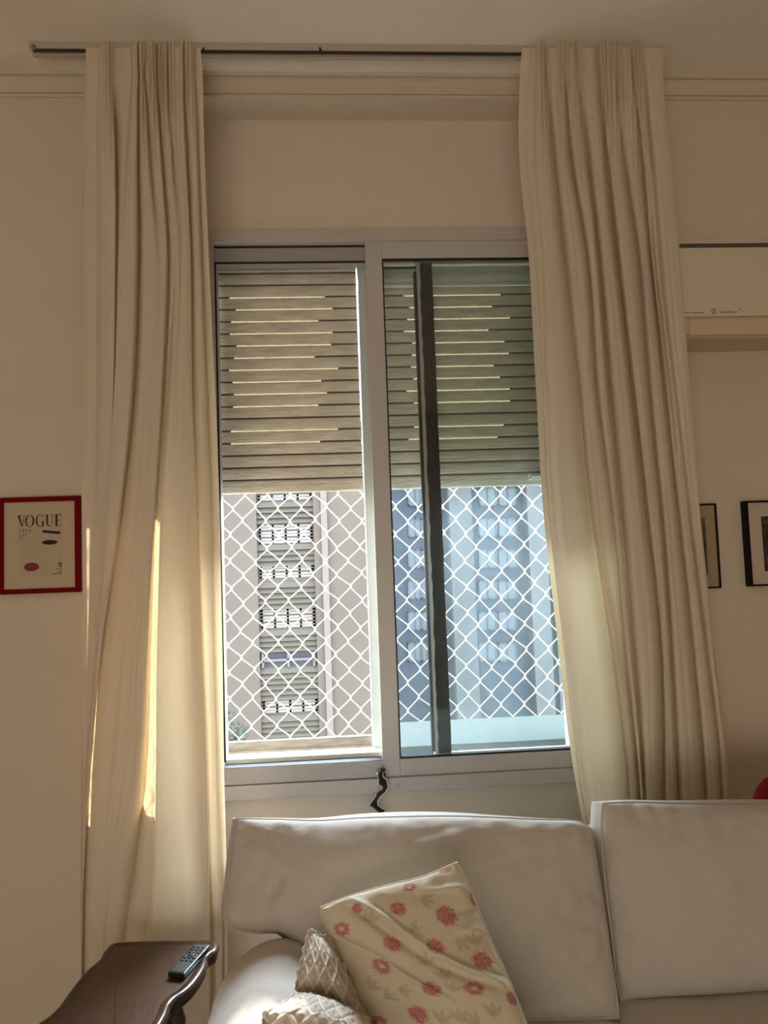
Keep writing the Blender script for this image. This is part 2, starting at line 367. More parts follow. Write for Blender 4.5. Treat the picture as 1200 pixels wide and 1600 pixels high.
# ground far below, dark tree
struct(B().box((-60, .6, -14.2), (80, 90, -14)).build('ground', mat('street', (.62, .54, .44), .9)))
TR = mat('foliage', (.05, .075, .06), .8); TK = mat('bark', (.12, .09, .07), .9)
tc_ = at(366, 1150, 16)
tree = empty('street_tree', (tc_.x, 16, -14), 'dark leafy tree top far below at the left edge of the opening', 'tree')
B().tube([(tc_.x, 16, -14), (tc_.x+.1, 16, -9), (tc_.x, 16, tc_.z-.5)], [.22, .17, .06], 8).build('trunk', TK, tree, True)
v_, f_ = [], []
for k in range(2600):
    d = Vector((random.gauss(0, 1), random.gauss(0, 1), random.gauss(0, 1))).normalized()*(random.random()**.45)
    c = Vector((tc_.x-.55+d.x*1.05, 16+d.y*1.1, tc_.z-.9+d.z*1.7))
    a = Vector((random.uniform(-1, 1), random.uniform(-1, 1), random.uniform(-1, 1))).normalized(); b_ = a.orthogonal().normalized()
    s_ = random.uniform(.05, .11); i = len(v_)
    v_ += [c-a*s_, c+b_*s_*.5, c+a*s_, c-b_*s_*.5]; f_.append((i, i+1, i+2, i+3))
tag(mesh('foliage', v_, f_, TR, tree), kind='stuff')

# ------------------------------------------------------------------ curtain rail
RZ = 3.118
rail = empty('curtain_rail', (.1, -.13, RZ), 'long slim grey curtain track fixed to the ceiling above the window', 'curtain rail')
rx0, rx1 = atz(45, 72, RZ+.01).x, atz(1036, 77, RZ+.01).x
B().box((rx0, -.150, RZ+.006), (rx1, -.110, ZC)).box((rx0, -.150, RZ), (rx1, -.137, RZ+.006)).box((rx0, -.123, RZ), (rx1, -.110, RZ+.006)).build('track', mat('rail_metal', (.55, .47, .37), .7), rail, bevel=.001)
B().box((rx0+.01, -.1505, RZ-.0005), (rx1, -.1365, RZ+.0018)).build('groove_shade', mat('groove_shadow', (.05, .04, .03), .8), rail)  # solid dark strip stands for the shade in the track's slot
B().tube([(rx0+.015, -.153, RZ+.006), (rx0+.015, -.146, RZ+.006)], .008, 12).build('end_stop', mat('stop_metal', (.25, .2, .16), .5), rail, True)
hk = atz(500, 77, RZ)
B().tube([hk+Vector((0, 0, .004)), hk+Vector((0, -.003, -.004)), hk+Vector((.004, -.003, -.009))], .0035, 8).build('glider', BLACK, rail, True)
hk = atz(318, 77, RZ)
B().tube([hk+Vector((0, 0, .004)), hk+Vector((0, -.003, -.004))], .003, 8).build('glider', BLACK, rail, True)

# ------------------------------------------------------------------ curtains
LV = [72, 120, 250, 400, 600, 800, 1000, 1200, 1350, 1480, 1900]
GL = [ # px x at each level, depth at each level (or one value)
 ([134,133,130,127,127,128,128.5,127.5,127,126,126], .0),
 ([152,152,150,151,151,148,143,136,131,128,128], -.012),
 ([170,170,176,177,177,170,160,145,134,130,130], [-.02,-.02,-.03,-.035,-.035,-.02,0,0,.01,.01,.01]),
 ([176,176,181,182,178,169,157,143,132,129,129], [.0,.0,.04,.05,.04,.02,.01,.01,.01,.01,.01]),
 ([204,205,196,187,180,165,150,134,129,127,127], [-.01,-.01,-.02,-.03,-.03,-.03,-.03,-.02,.0,.0,.0]),
 ([211,211,208,205,199,182,158,139,131,128,128], -.035),
 ([216,216,216,218,212,190,161,141,132,129,129], [.0,.01,.03,.035,.02,.005,-.005,-.005,.0,.0,.0]),
 ([222,222,226,230,226,212,192,172,158,148,148], -.03),
 ([228,227,236,246,241,229,211,190,168,157,157], [-.005,.005,0,-.02,-.03,-.035,-.035,-.035,-.03,-.03,-.03]),
 ([238,238,248,258,250,239,221,204,178,164,164], [-.03,-.03,-.035,-.03,-.03,-.035,-.04,-.035,-.03,-.02,-.02]),
 ([246,246,254,263,256,244,236,230,212,196,196], [0,.01,.02,.03,.06,.085,.09,.08,.05,.02,.02]),
 ([256,255,262,272,262,249.5,244,242,238,228,228], [-.025,-.025,-.02,-.015,.02,.04,.035,.02,0,.0,.0]),
 ([263,262,270,280,272,257,250,249,250,246,246], [0,.005,-.005,-.02,-.025,-.03,-.03,-.03,-.03,-.03,-.03]),
 ([271,270,278,288,286,284,280,284,288,288,288], -.035),
 ([281,280,287,294,298,306,314,320,323,325,325], [-.02,-.02,-.03,-.03,-.03,-.03,-.03,-.03,-.025,-.02,-.02]),
 ([288,288,293,299,302,310,318,325,328,330,330], [.01,.01,.03,.035,.04,.045,.05,.05,.03,.03,.03]),
 ([297,297,303,309,314,324,331,337,340,342,342], [-.025,-.025,-.025,-.02,-.02,-.02,-.02,-.02,-.02,-.02,-.02]),
 ([304,306,311,316,324,333,339,344,347,349,349], [0,.0,.01,.015,.02,.02,.02,.02,.02,.02,.02]),
 ([313,317,320,326,335,343,347,350,354,355,355], [-.01]*11),
]
GR = [
 ([816,812,811,826,837,849,871,896,921,935,950], [0,0,0,0,.01,.03,.05,.05,.04,.03,.03]),
 ([828,826,822,836,848,858,880,904,930,942,957], [0,0,0,0,.012,.035,.055,.055,.045,.03,.03]),
 ([836,836,834,846,854,866,889,912,937,948,962], [-.005,-.005,-.01,-.012,.0,-.005,.0,.0,.0,0,0]),
 ([845,846,849,862,877,890,915,937,952,960,968], -.035),
 ([850,853,865,880,902,922,953,979,988,995,1000], [.01,.015,.03,.035,.03,.03,.035,.04,.04,.04,.04]),
 ([866,868,880,900,919,940,965,987,996,1003,1008], -.02),
 ([880,882,892,917,932,955,974,996,1003,1008,1012], [0,.01,.025,.025,.022,.02,.02,.03,.03,.03,.03]),
 ([890,892,905,927,942,963,981,1000,1007,1011,1015], -.02),
 ([900,903,920,935,951,970,987,1004,1010,1014,1018], [.01,.01,.02,.035,.04,.04,.035,.03,.03,.03,.03]),
 ([918,920,934,950,972,992,1012,1018,1020,1022,1024], -.03),
 ([932,936,948,963,987,1009,1031,1036,1036,1036,1036], [.01,.012,.03,.045,.045,.05,.055,.055,.05,.05,.05]),
 ([945,946,958,977,998,1020,1038,1045,1046,1046,1046], -.02),
 ([960,962,975,997,1014,1033,1047,1058,1062,1062,1062], [.01,.01,.02,.02,.02,.02,.02,.02,.02,.02,.02]),
 ([974,975,988,1006,1026,1045,1063,1077,1082,1084,1084], -.018),
 ([986,989,1003,1016,1038,1059,1081,1100,1106,1110,1110], [.01,.012,.02,.025,.025,.025,.025,.025,.025,.025,.025]),
 ([995,997,1010,1022,1045,1067,1091,1111,1117,1120,1120], -.014),
 ([1004,1008,1018,1029,1052,1077,1103,1126,1132,1134,1134], [.005,.008,.0,-.05,-.05,-.01,.010,.016,.016,.016,.016]),
 ([1022,1020,1033,1046,1064,1085,1109,1131,1138,1140,1140], [-.01,-.01,-.04,-.10,-.095,-.05,-.02,-.016,-.016,-.016,-.016]),
 ([1041,1036,1049,1063,1078,1094,1115,1137,1144,1146,1146], [-.004,-.004,-.035,-.095,-.09,-.05,-.01,-.004,-.004,-.004,-.004]),
]
def curtain(name, G, pleats, label, seed, NU=420, NV=150, hemlift=None):
    n = len(G)
    def gi(k, li, f):
        xs, dp = G[k]; 
        if not isinstance(dp, list): dp = [dp*.5, dp*.7]+[dp]*9
        if len(dp) < 11: dp = dp+[dp[-1]]*(11-len(dp))
        def h(a):
            i0, i1, i2, i3 = max(li-1, 0), li, li+1, min(li+2, 10)
            y0, y1, y2, y3 = LV[i0], LV[i1], LV[i2], LV[i3]
            m1 = (a[i2]-a[i0])/(y2-y0) if i0 != i1 else (a[i2]-a[i1])/(y2-y1)
            m2 = (a[i3]-a[i1])/(y3-y1) if i3 != i2 else (a[i2]-a[i1])/(y2-y1)
            d = y2-y1; t = f
            return a[i1]*(1+2*t)*(1-t)**2+m1*d*t*(1-t)**2+a[i2]*t*t*(3-2*t)-m2*d*t*t*(1-t)
        return h(xs), h(dp)
    V, Fc = [], []
    for j in range(NV+1):
        tt = j/NV; py = 74+(1900-74)*(tt**1.25)
        li = 0
        while li < 9 and py > LV[li+1]: li += 1
        f = (py-LV[li])/(LV[li+1]-LV[li])
        row = [gi(k, li, f) for k in range(n)]
        X = [q[0] for q in row]; D = [q[1] for q in row]
        top = 1-sstep(120, 330, py); head = 1-sstep(95, 135, py)
        for i in range(NU+1):
            s_ = i/NU*(n-1); k = min(int(s_), n-2); g = s_-k
            ge = g**4 if D[k+1] > D[k] else 1-(1-g)**4
            x = X[k]*(1-g)+X[k+1]*g
            # rounder ridges, tighter valleys
            d = D[k]*(1-ge)+D[k+1]*ge
            x += (noise.noise((i*.05, py*.004, seed)))*1.2*(1-head)
            rz = 0
            for pc, wd in pleats:
                q = (x-pc-(py-95)*.02)/wd
                x -= q*wd*.38*math.exp(-q*q)*math.exp(-((py-119)/16)**2)
            for pc, wd in pleats:
                q = (x-pc-(py-95)*(.02))/wd
                e = math.exp(-q*q)
                amp = .024*top
                d -= amp*e*(.35+.65*abs(math.cos(q*math.pi*1.25)))
                rz = max(rz, math.exp(-(q/1.15)**4))
                # stitched pinch
                d += .010*math.exp(-((py-119)/5)**2)*e
            d += .0022*noise.noise((i*.12, py*.006, seed+3))*(1-head)+.0035*noise.noise((i*.02, py*.01, seed+9))*(1-head)
            p = at(x, py, -.128-.034*(1-sstep(85, 300, py))+d)
            if j == 0: pass
            p.z += rz*.020*head*(1-sstep(74, 100, py)) - (1-rz)*.0015*head
            p.z = min(p.z, ZC-.003)
            p.z = max(p.z, .02+.004*math.sin(i*.2))
            V.append(p)
    for j in range(NV):
        for i in range(NU):
            a = j*(NU+1)+i; Fc.append((a, a+1, a+NU+2, a+NU+1))
    return tag(mesh(name, V, Fc, CURT, None, True), label, 'curtain', 'cream curtains either side of the window')
curtain('curtain', GL, [(169, 8), (220, 9), (238, 7), (250, 5), (265, 8), (291, 9)],
        'left cream pinch-pleated curtain hanging behind the brown side table', 1.3)
curtain('curtain', GR, [(849, 8), (880, 9), (903, 7), (945, 9), (966, 7), (992, 8)],
        'right cream pinch-pleated curtain falling behind the white sofa', 5.1)

# ------------------------------------------------------------------ framed pictures
def frame_thing(label, cat, corners, Y, depth, fw, mf, mm, group=None, wl=None):
    """corners px (x0,y0,x1,y1) -> upright rectangle on the wall"""
    a = at(corners[0], corners[1], Y-depth); b = at(corners[2], corners[3], Y-depth)
    x0, x1, z1, z0 = a.x, b.x, a.z, b.z
    root = empty('picture_frame', ((x0+x1)/2, Y, z0), label, cat, group)
    wl = wl or fw
    fr = B().box((x0, Y-depth, z0), (x0+wl, Y-.001, z1)).box((x1-fw, Y-depth, z0), (x1, Y-.001, z1)).box((x0+wl, Y-depth, z1-fw), (x1-fw, Y-.001, z1)).box((x0+wl, Y-depth, z0), (x1-fw, Y-.001, z0+fw))
    fr.build('frame', mf, root, bevel=.001)
    B().box((x0+wl, Y-depth+.006, z0+fw), (x1-fw, Y-.002, z1-fw)).build('mat_board', mm, root)
    return root, x0+wl, x1-fw, z0+fw, z1-fw
RED = mat('red_lacquer', (.16, .002, .003), .7, spec=.1); MATB = mat('mat_cream', (.58, .47, .33), .8); INK = mat('ink', (.02, .008, .006), .7)
BLK = mat('black_lacquer', (.008, .006, .006), .6, spec=.15); MATP = mat('mat_white', (.62, .50, .40), .8)
pr, x0, x1, z0, z1 = frame_thing('red framed print headed VOGUE on the wall left of the curtain', 'picture', (-3, 778, 125, 925), 0, .022, .0155, RED, MATB)
yy = -.0165
wI, hI = x1-x0, z1-z0
def fx(px_): return x0+(px_-7.0)/(116-7.0)*wI
def fz(py_): return z1-(py_-787.5)/(919.5-787.5)*hI
pa = B().box((fx(28), yy-.0004, fz(901)), (fx(96), yy, fz(806))).build('print', mat('print_paper', (.53, .43, .30), .7), pr)
def poly(pts): return [(fx(a), yy-.0006, fz(b)) for a, b in pts]
def arc(cx, cy, rx, ry, a0, a1, n=18): return [(cx+rx*math.cos(R(a0+(a1-a0)*k/n)), cy-ry*math.sin(R(a0+(a1-a0)*k/n))) for k in range(n+1)]
L = B(); E3 = (0, -.0006, 0)
def add(p): L.prism(poly(p), E3)
T0, T1 = 807.5, 825.5
add([(28, T0), (31.5, T0), (35.2, T1), (34.2, T1)]); add([(34.2, T1), (38.3, T0), (39, T0), (35.2, T1)])
def ring(cx, rx, ri, a0=0, a1=360):
    o_ = arc(cx, 816.5, rx, 9.4, a0, a1, 30); i_ = arc(cx, 816.5, ri, 8.8, a0, a1, 30)
    for k in range(30): add([o_[k], o_[k+1], i_[k+1], i_[k]])
ring(46.5, 6.9, 4.7); ring(62.5, 6.7, 4.6, 40, 320); add([(65.4, 818), (67.8, 818), (67.8, 825), (65.4, 825)]); add([(64, 817.4), (69, 817.4), (69, 818.1), (64, 818.1)])
add([(71.8, T0), (74.4, T0), (74.4, 820), (71.8, 820)]); add([(80.6, T0), (81.2, T0), (81.2, 820), (80.6, 820)])
o_ = arc(76.5, 819.5, 4.7, 6, 180, 360); i_ = arc(77.4, 819.5, 3.2, 5.2, 180, 360)
for k in range(18): add([o_[k], o_[k+1], i_[k+1], i_[k]])
add([(86, T0), (89, T0), (89, T1), (86, T1)])
for yk, w_ in ((T0, 6.6), (816, 4.4), (T1-.8, 6.8)): add([(88.5, yk), (88.5+w_, yk), (88.5+w_, yk+.8), (88.5, yk+.8)])
add([(94.6, 808), (95.2, 807.5), (95.2, 811)]); add([(94.8, 825), (95.4, 821.5), (95.5, 825.4)])
for a in (31, 70, 79.4, 85): add([(a-.6, T0), (a+4.4, T0), (a+4.4, T0+.5), (a-.6, T0+.5)])
L.build('masthead', INK, pa)
def text(body, x, z, size, y, m, name, parent, shear=0., ext=.0002, align='LEFT'):
    c = bpy.data.curves.new(name, 'FONT'); c.body = body; c.size = size; c.extrude = ext; c.shear = shear; c.align_x = align
    t = bpy.data.objects.new(name, c); COL.objects.link(t)
    me = bpy.data.meshes.new_from_object(t); bpy.data.objects.remove(t)
    me.transform(Matrix.Translation((x, y, z)) @ Matrix.Rotation(R(90), 4, 'X')); me.materials.clear()
    return link(name, me, m, parent)
uP = wI/(116-7.0)
text('1 9 5 0', fx(30), fz(833.5), 6.6*uP, yy-.0006, INK, 'year', pa)
sm = B()
for k, w_ in enumerate((13, 9, 6, 5)): sm.box((fx(30.5), yy-.0008, fz(836.5+k*2.4)), (fx(30.5+w_), yy-.0004, fz(835.8+k*2.4)))
for (a, b, c_, d_) in ((90, 881, 95.5, 884), (91, 885, 95.5, 888), (86, 891, 95.5, 892), (89, 895, 95.5, 896.5), (80, 898, 95.5, 899)): sm.box((fx(a), yy-.0008, fz(d_)), (fx(c_), yy-.0004, fz(b)))
sm.build('small_print', mat('faded_ink', (.16, .11, .07), .8), pa)
# plain abstract marks standing in for the cover drawing
A = B(); A.prism(poly([(66, 831), (93, 834), (93, 838), (66, 835)]), E3)
A.prism(poly(arc(77, 850, 12, 3.6, 0, 350, 20)), E3); A.build('dark_marks', INK, pa)
A = B(); A.prism(poly(arc(49, 886.5, 11.5, 6.5, 0, 350, 24)), E3); A.build('red_spot', mat('red_ink', (.20, .012, .012), .6), pa)

PIC = mat('dark_photo', (.035, .035, .022), .5, var=.6, vscale=40, col2=(.16, .14, .09), stretch=(2, 1, .8))
p2, x0, x1, z0, z1 = frame_thing('thin black framed small picture half hidden behind the right curtain', 'picture', (1040, 789, 1128, 919), 0, .016, .0055, BLK, mat('mat_olive', (.40, .32, .19), .8))
q0, q1 = at(1052, 811, -.012), at(1107, 898, -.012)
B().box((q0.x, -.0115, q1.z), (q1.x, -.0100, q0.z)).build('print', PIC, p2)
p3, x0, x1, z0, z1 = frame_thing('thick black framed magazine print at the right edge under the air conditioner', 'picture', (1162, 783, 1290, 912), 0, .024, .006, BLK, MATP, wl=.014)
q0, q1 = at(1189, 807, -.018), at(1262, 890, -.018)
pb = B().box((q0.x, -.0195, q1.z), (q1.x, -.0175, q0.z)).build('print', mat('night_photo', (.012, .012, .010), .5, var=.5, vscale=30, col2=(.05, .035, .025)), p3)
text('NEW', q0.x+.005, q0.z-.024, .022, -.0197, mat('pale_ink', (.16, .17, .15), .6), 'title', pb)
WM = mat('white_marks', (.35, .33, .28), .7)
B().prism([(q0.x+.009, -.0197, q1.z+.045), (q0.x+.013, -.0197, q1.z+.03), (q0.x+.012, -.0197, q1.z+.012), (q0.x+.016, -.0197, q1.z+.012), (q0.x+.016, -.0197, q1.z+.03), (q0.x+.021, -.0197, q1.z+.045), (q0.x+.014, -.0197, q1.z+.035)], (0, -.0004, 0)).build('pale_figure', WM, pb)

# ------------------------------------------------------------------ air conditioner
ACM = mat('ac_plastic', (.70, .62, .47), .4); 
ax0 = at(1050, 450, -.2).x; ax1 = ax0+.86
az1, azp, azb, azt = at(1070, 388, -.2).z, at(1080, 497, -.2).z, at(1080, 527, -.19).z, at(1070, 379, -.19).z
ac = empty('air_conditioner', ((ax0+ax1)/2, 0, azb), 'white wall-mounted split air conditioner at the right edge above the pictures', 'air conditioner')
B().prism([(ax0+.004, -.001, azb+.005), (ax0+.004, -.17, azb), (ax0+.004, -.19, azb+.01), (ax0+.004, -.195, azp), (ax0+.004, -.185, az1), (ax0+.004, -.15, azt+.0), (ax0+.004, -.001, azt)], (ax1-ax0-.008, 0, 0)).build('housing', mat('ac_lower', (.66, .50, .33), .45), ac, bevel=.004)
B().box((ax0+.01, -.187, az1-.002), (ax1-.01, -.02, azt-.003)).build('intake', mat('ac_grille', (.10, .085, .06), .7), ac)
B().box((ax0, -.19, azt-.003), (ax1, -.02, azt+.002)).build('top_edge', ACM, ac)
B().box((ax0, -.208, azp+.002), (ax1, -.186, az1-.001)).build('front_panel', ACM, ac, bevel=.004)
B().prism([(ax0+.05, -.199, azp-.006), (ax0+.05, -.194, azb+.006), (ax0+.05, -.190, azb+.006), (ax0+.05, -.192, azp-.006)], (ax1-ax0-.1, 0, 0)).build('air_vane', mat('ac_vane', (.68, .52, .35), .4), ac)
tm = mat('ac_print', (.10, .08, .06), .6)
b0 = at(1125, 489, -.2085)
text('VirusDoctor', b0.x-.003, b0.z-.001, .0115, -.2085, tm, 'badge', ac, shear=.3)
b1 = at(1115, 486, -.2085); bq = B(); rr = [(b1.x+.0062*math.cos(a*math.pi/8), -.2085, b1.z+.0062*math.sin(a*math.pi/8)) for a in range(16)]; bq.tube(rr, .0011, 6, True)
B().box((b1.x-.009, -.2088, b1.z-.0105), (b1.x+.009, -.2083, b1.z-.0095)).build('underline', tm, ac)
b2 = at(1156, 482.5, -.2085); bq.build('emblem', tm, ac); B().tube([b2-Vector((.001, 0, .002)), b2+Vector((.001, 0, .001))], .0014, 6).build('trademark', tm, ac)
bl = B()
x = at(1062, 489, -.2085)
for k in range(14):
    if k == 6: continue
    x_ = x.x+.0055*k; bl.box((x_, -.2087, x.z-.0012), (x_+.0042, -.2084, x.z+.0014))
bl.build('small_print', tm, ac)
lc = at(1162, 543, -.006)
tag(B().tube([(lc.x, -.006, lc.z), (lc.x+.3, -.006, lc.z+.0), (lc.x+.6, -.006, lc.z)], .004, 8).build('wall_cable', mat('cable', (.40, .32, .25), .6), None, True), 'thin pale cable running along the wall just under the air conditioner', 'cable')

# ------------------------------------------------------------------ shutter strap (black ribbon with white edges)
SB = mat('strap_black', (.012, .010, .010), .7, bump=.4, bscale=300); SWt = mat('strap_white', (.62, .60, .56), .7)
pts = [(598, 1204, .012), (594, 1211, .003), (598, 1221, .010), (602, 1229, .004), (596, 1237, .011), (589, 1246, .004), (584, 1255, .009), (590, 1262, .003), (596, 1268, .010), (590, 1274, .004), (586, 1284, .009)]
def ribbon(sc_, off, name, m, parent, dy):
    vv, ff = [], []
    N_ = 60; cp = [at(a, b, .075).xz.to_3d() for a, b, c_ in pts]; cw = [Vector((c_, 0, 0)) for a, b, c_ in pts]
    for k in range(N_+1):
        t = k/N_; c = cr(cp, t); wd = max(.006, cr(cw, t).x)*1.9
        tw = math.sin(t*11)*.8
        for e in off:
            vv.append((c.x+e*wd*math.cos(tw*.6), .068+dy+e*wd*math.sin(tw)*1.0, c.y+e*wd*.25))
    q = len(off)
    for k in range(N_):
        for e in range(q-1): a = k*q+e; ff.append((a, a+1, a+q+1, a+q))
    o = mesh(name, vv, ff, m, parent, True); s2_ = o.modifiers.new('s', 'SOLIDIFY'); s2_.thickness = .001; return o
strap = empty('shutter_strap', (at(596, 1240, .07).x, .07, at(586, 1284, .07).z), 'crinkled black and white strap dangling below the middle of the window', 'strap')
ribbon(1, (-.7, 0, .7), 'webbing', SB, strap, 0)
ribbon(1, (.62, 1.0), 'white_edge', SWt, strap, -.001); ribbon(1, (-1.0, -.75), 'white_edge', SWt, strap, -.001)
sp_ = at(600, 1206, .09); B().box((sp_.x-.012, .079, sp_.z-.014), (sp_.x+.004, .094, sp_.z+.012)).build('strap_clip', SB, strap, bevel=.002)

# ------------------------------------------------------------------ soft furnishings
def fabric(name, col, bump=.25, bs=9, weave=900, var=.03):
    m = bpy.data.materials.new(name); m.use_nodes = True; nt = m.node_tree; N = nt.nodes; L = nt.links; b = N['Principled BSDF']
    b.inputs['Base Color'].default_value = (*col, 1); b.inputs['Roughness'].default_value = .85; b.inputs['Sheen Weight'].default_value = .15; b.inputs['Specular IOR Level'].default_value = .25
    tc = N.new('ShaderNodeTexCoord'); n = N.new('ShaderNodeTexNoise'); n.inputs['Scale'].default_value = bs; n.inputs['Detail'].default_value = 3; n.inputs['Distortion'].default_value = .6
    n2 = N.new('ShaderNodeTexNoise'); n2.inputs['Scale'].default_value = weave
    L.new(tc.outputs['Object'], n.inputs[0]); L.new(tc.outputs['Object'], n2.inputs[0])
    b1_ = N.new('ShaderNodeBump'); b1_.inputs['Strength'].default_value = bump; b1_.inputs['Distance'].default_value = .02; L.new(n.outputs[0], b1_.inputs['Height'])
    b2_ = N.new('ShaderNodeBump'); b2_.inputs['Strength'].default_value = .15; b2_.inputs['Distance'].default_value = .001; L.new(n2.outputs[0], b2_.inputs['Height']); L.new(b1_.outputs[0], b2_.inputs['Normal'])
    L.new(b2_.outputs[0], b.inputs['Normal']); return m
SOFA = fabric('sofa_cotton', (.57, .515, .46))
PIPE = fabric('sofa_piping', (.54, .48, .42), .1)
def coons(top, bot, lef, rig, s_, t):
    """boundary curves as lists of Vectors; s across, t down"""
    T, Bm, Lf, Rg = cr(top, s_), cr(bot, s_), cr(lef, t), cr(rig, t)
    return (T*(1-t)+Bm*t)+(Lf*(1-s_)+Rg*s_)-(top[0]*(1-s_)*(1-t)+top[-1]*s_*(1-t)+bot[0]*(1-s_)*t+bot[-1]*s_*t)
def cushion(name, top, bot, lef, rig, nrm, thick, bulge, m, parent=None, NS=70, NT=50, wr=.006, seed=0, pipe=.004, pm=None, extra=None, p=2.6, pe=.55, band=5, ribs=.0):
    nrm = Vector(nrm).normalized(); V, Fc = [], []
    def prof(a, b): 
        return ((1-abs(2*a-1)**p)*(1-abs(2*b-1)**p))**pe
    front = []
    for j in range(NT+1):
        for i in range(NS+1):
            a, b = i/NS, j/NT; a2 = .5-.5*math.cos(a*math.pi)*1.0; a_ = a*.45+a2*.55; b2 = .5-.5*math.cos(b*math.pi); b_ = b*.45+b2*.55
            P_ = coons(top, bot, lef, rig, a_, b_); k = prof(a_, b_)
            wv_ = noise.fractal((P_.x*7+seed, P_.z*7, seed), .9, 2.2, 4)*wr*min(1, k*3)
            # pulled creases radiating from seams
            ed = min(a_, 1-a_, b_, 1-b_); 
            if ribs: wv_ += ribs*math.exp(-(ed/.12)**2)*noise.noise((P_.x*32+seed, P_.z*32, seed))*min(1, ed*40)
            if extra: wv_ += extra(a_, b_)
            V.append(P_+nrm*(bulge*k+wv_)); front.append((a_, b_))
    W = NS+1
    for j in range(NT):
        for i in range(NS): q = j*W+i; Fc.append((q, q+W, q+W+1, q+1))
    ringi = [i for i in range(NS)]+[j*W+NS for j in range(NT)]+[NT*W+i for i in range(NS, 0, -1)]+[j*W for j in range(NT, 0, -1)]
    cen = sum((V[k] for k in ringi), Vector())/len(ringi)
    prev = ringi
    for q in range(1, band+1):
        f = q/band; out = math.sin(f*math.pi)*thick*.14; cur = []
        for k in ringi:
            base = V[k]; dr = (base-cen); dr -= nrm*dr.dot(nrm); dr.normalize()
            cur.append(len(V)); V.append(base-nrm*thick*f+dr*out)
        for k in range(len(ringi)): k2 = (k+1) % len(ringi); Fc.append((prev[k], prev[k2], cur[k2], cur[k]))
        prev = cur
    # back sheet
    bi = {}
    for k, idx in enumerate(ringi): bi[idx] = prev[k]
    for j in range(NT+1):
        for i in range(NS+1):
            idx = j*W+i
            if idx in bi: continue
            a_, b_ = front[idx]; P_ = coons(top, bot, lef, rig, a_, b_)
            bi[idx] = len(V); V.append(P_-nrm*(thick+bulge*.7*prof(a_, b_)))
    for j in range(NT):
        for i in range(NS): q = j*W+i; Fc.append((bi[q], bi[q+1], bi[q+W+1], bi[q+W]))
    o = mesh(name, V, Fc, m, parent, True)
    rpts = [V[k]+nrm*.001 for k in ringi]
    if pipe:
        B().tube(rpts, pipe, 6, True).build('piping', pm or PIPE, o, True)
        if thick > .05: B().tube([v-nrm*thick for v in rpts], pipe, 6, True).build('piping', pm or PIPE, o, True)
    return o, (lambda a, b: coons(top, bot, lef, rig, a, b))
def A_(lst): return [at(*q) for q in lst]
sofa = empty('sofa', (.55, -.75, 0), 'white slipcovered sofa with rolled arm and loose cushions in front of the window', 'sofa')
AX, AZ, AR = -.150, .553, .145
# frame and base
B().box((-.10, -.44, .12), (1.36, -.26, .74)).build('back_frame', SOFA, sofa, True, bevel=.03)
B().box((-.08, -1.30, .10), (1.34, -.44, .32)).build('seat_base', SOFA, sofa, bevel=.01)
for lx in (-.18, 1.44):
    for ly in (-1.28, -.34): B().tube([(lx+(.05 if lx < 0 else -.05), ly, 0), (lx+(.05 if lx < 0 else -.05), ly, .11)], [.02, .028], 12).build('leg', mat('leg_wood', (.08, .04, .02), .4), sofa, True)
def arm(cx, sgn):
    pr_ = []
    for k in range(25):
        a = R(-50+ (280)*k/24); pr_.append((cx+AR*math.cos(a)*1.0, AZ+AR*math.sin(a)))
    V, Fc = [], []; ys = [-.60-.16*(k/16)**1.6 if k < 16 else -.76-.62*(k-16)/32 for k in range(49)]
    sec = [(cx+sgn*.055, .10)]+[(cx+sgn*.055, .44)]+[(cx+sgn*AR*math.cos(R(-55+(290)*k/28)), AZ+AR*math.sin(R(-55+(290)*k/28))) for k in range(29)][::1]+[(cx-sgn*.06, .44), (cx-sgn*.06, .10)]
    # tapered ends and gentle sag
    for y in ys:
        e = math.sqrt(clamp((y-ys[-1])/.03+.25)); q_ = clamp((ys[0]-y)/.17); e2 = math.sqrt(1-(1-q_)**2)*.75+.25
        for (x, z) in sec:
            dx, dz = x-cx, z-.45
            nz = noise.fractal((x*9, y*7, z*9), 1, 2, 3)*.0035
            V.append(((cx+dx*(.9+.1*e)*(e2 if z > .3 else .5)+nz), y, .40+(z-.40)*(.93+.07*e)*(.35+.65*e2)+nz if z > .3 else z))
    W = len(sec)
    for j in range(48):
        for i in range(W): i2 = (i+1) % W; Fc.append((j*W+i, j*W+i2, (j+1)*W+i2, (j+1)*W+i))
    Fc.append(tuple(range(W))[::-1]); Fc.append(tuple(48*W+i for i in range(W)))
    o = mesh('armrest', V, Fc, SOFA, sofa, True)
    B().tube([V[48*W+i] for i in range(W)], .004, 6, True).build('piping', PIPE, o, True)
arm(AX, 1); arm(1.41, -1)
# seat cushions
xm = atz(966, 1596, .47).x
for (xa_, xb_, sd_) in ((-.045, xm-.004, 1), (xm+.004, 1.30, 4)):
    zz = .468; f_y, b_y = -1.33, -.60
    tp = [Vector((xa_, b_y, zz)), Vector((xb_, b_y, zz))]; bt = [Vector((xa_, f_y, zz)), Vector((xb_, f_y, zz))]
    cushion('seat_cushion', tp, bt, [tp[0], bt[0]], [tp[1], bt[1]], (0, 0, 1), .14, .022, SOFA, sofa, 40, 40, .003, sd_, .004)
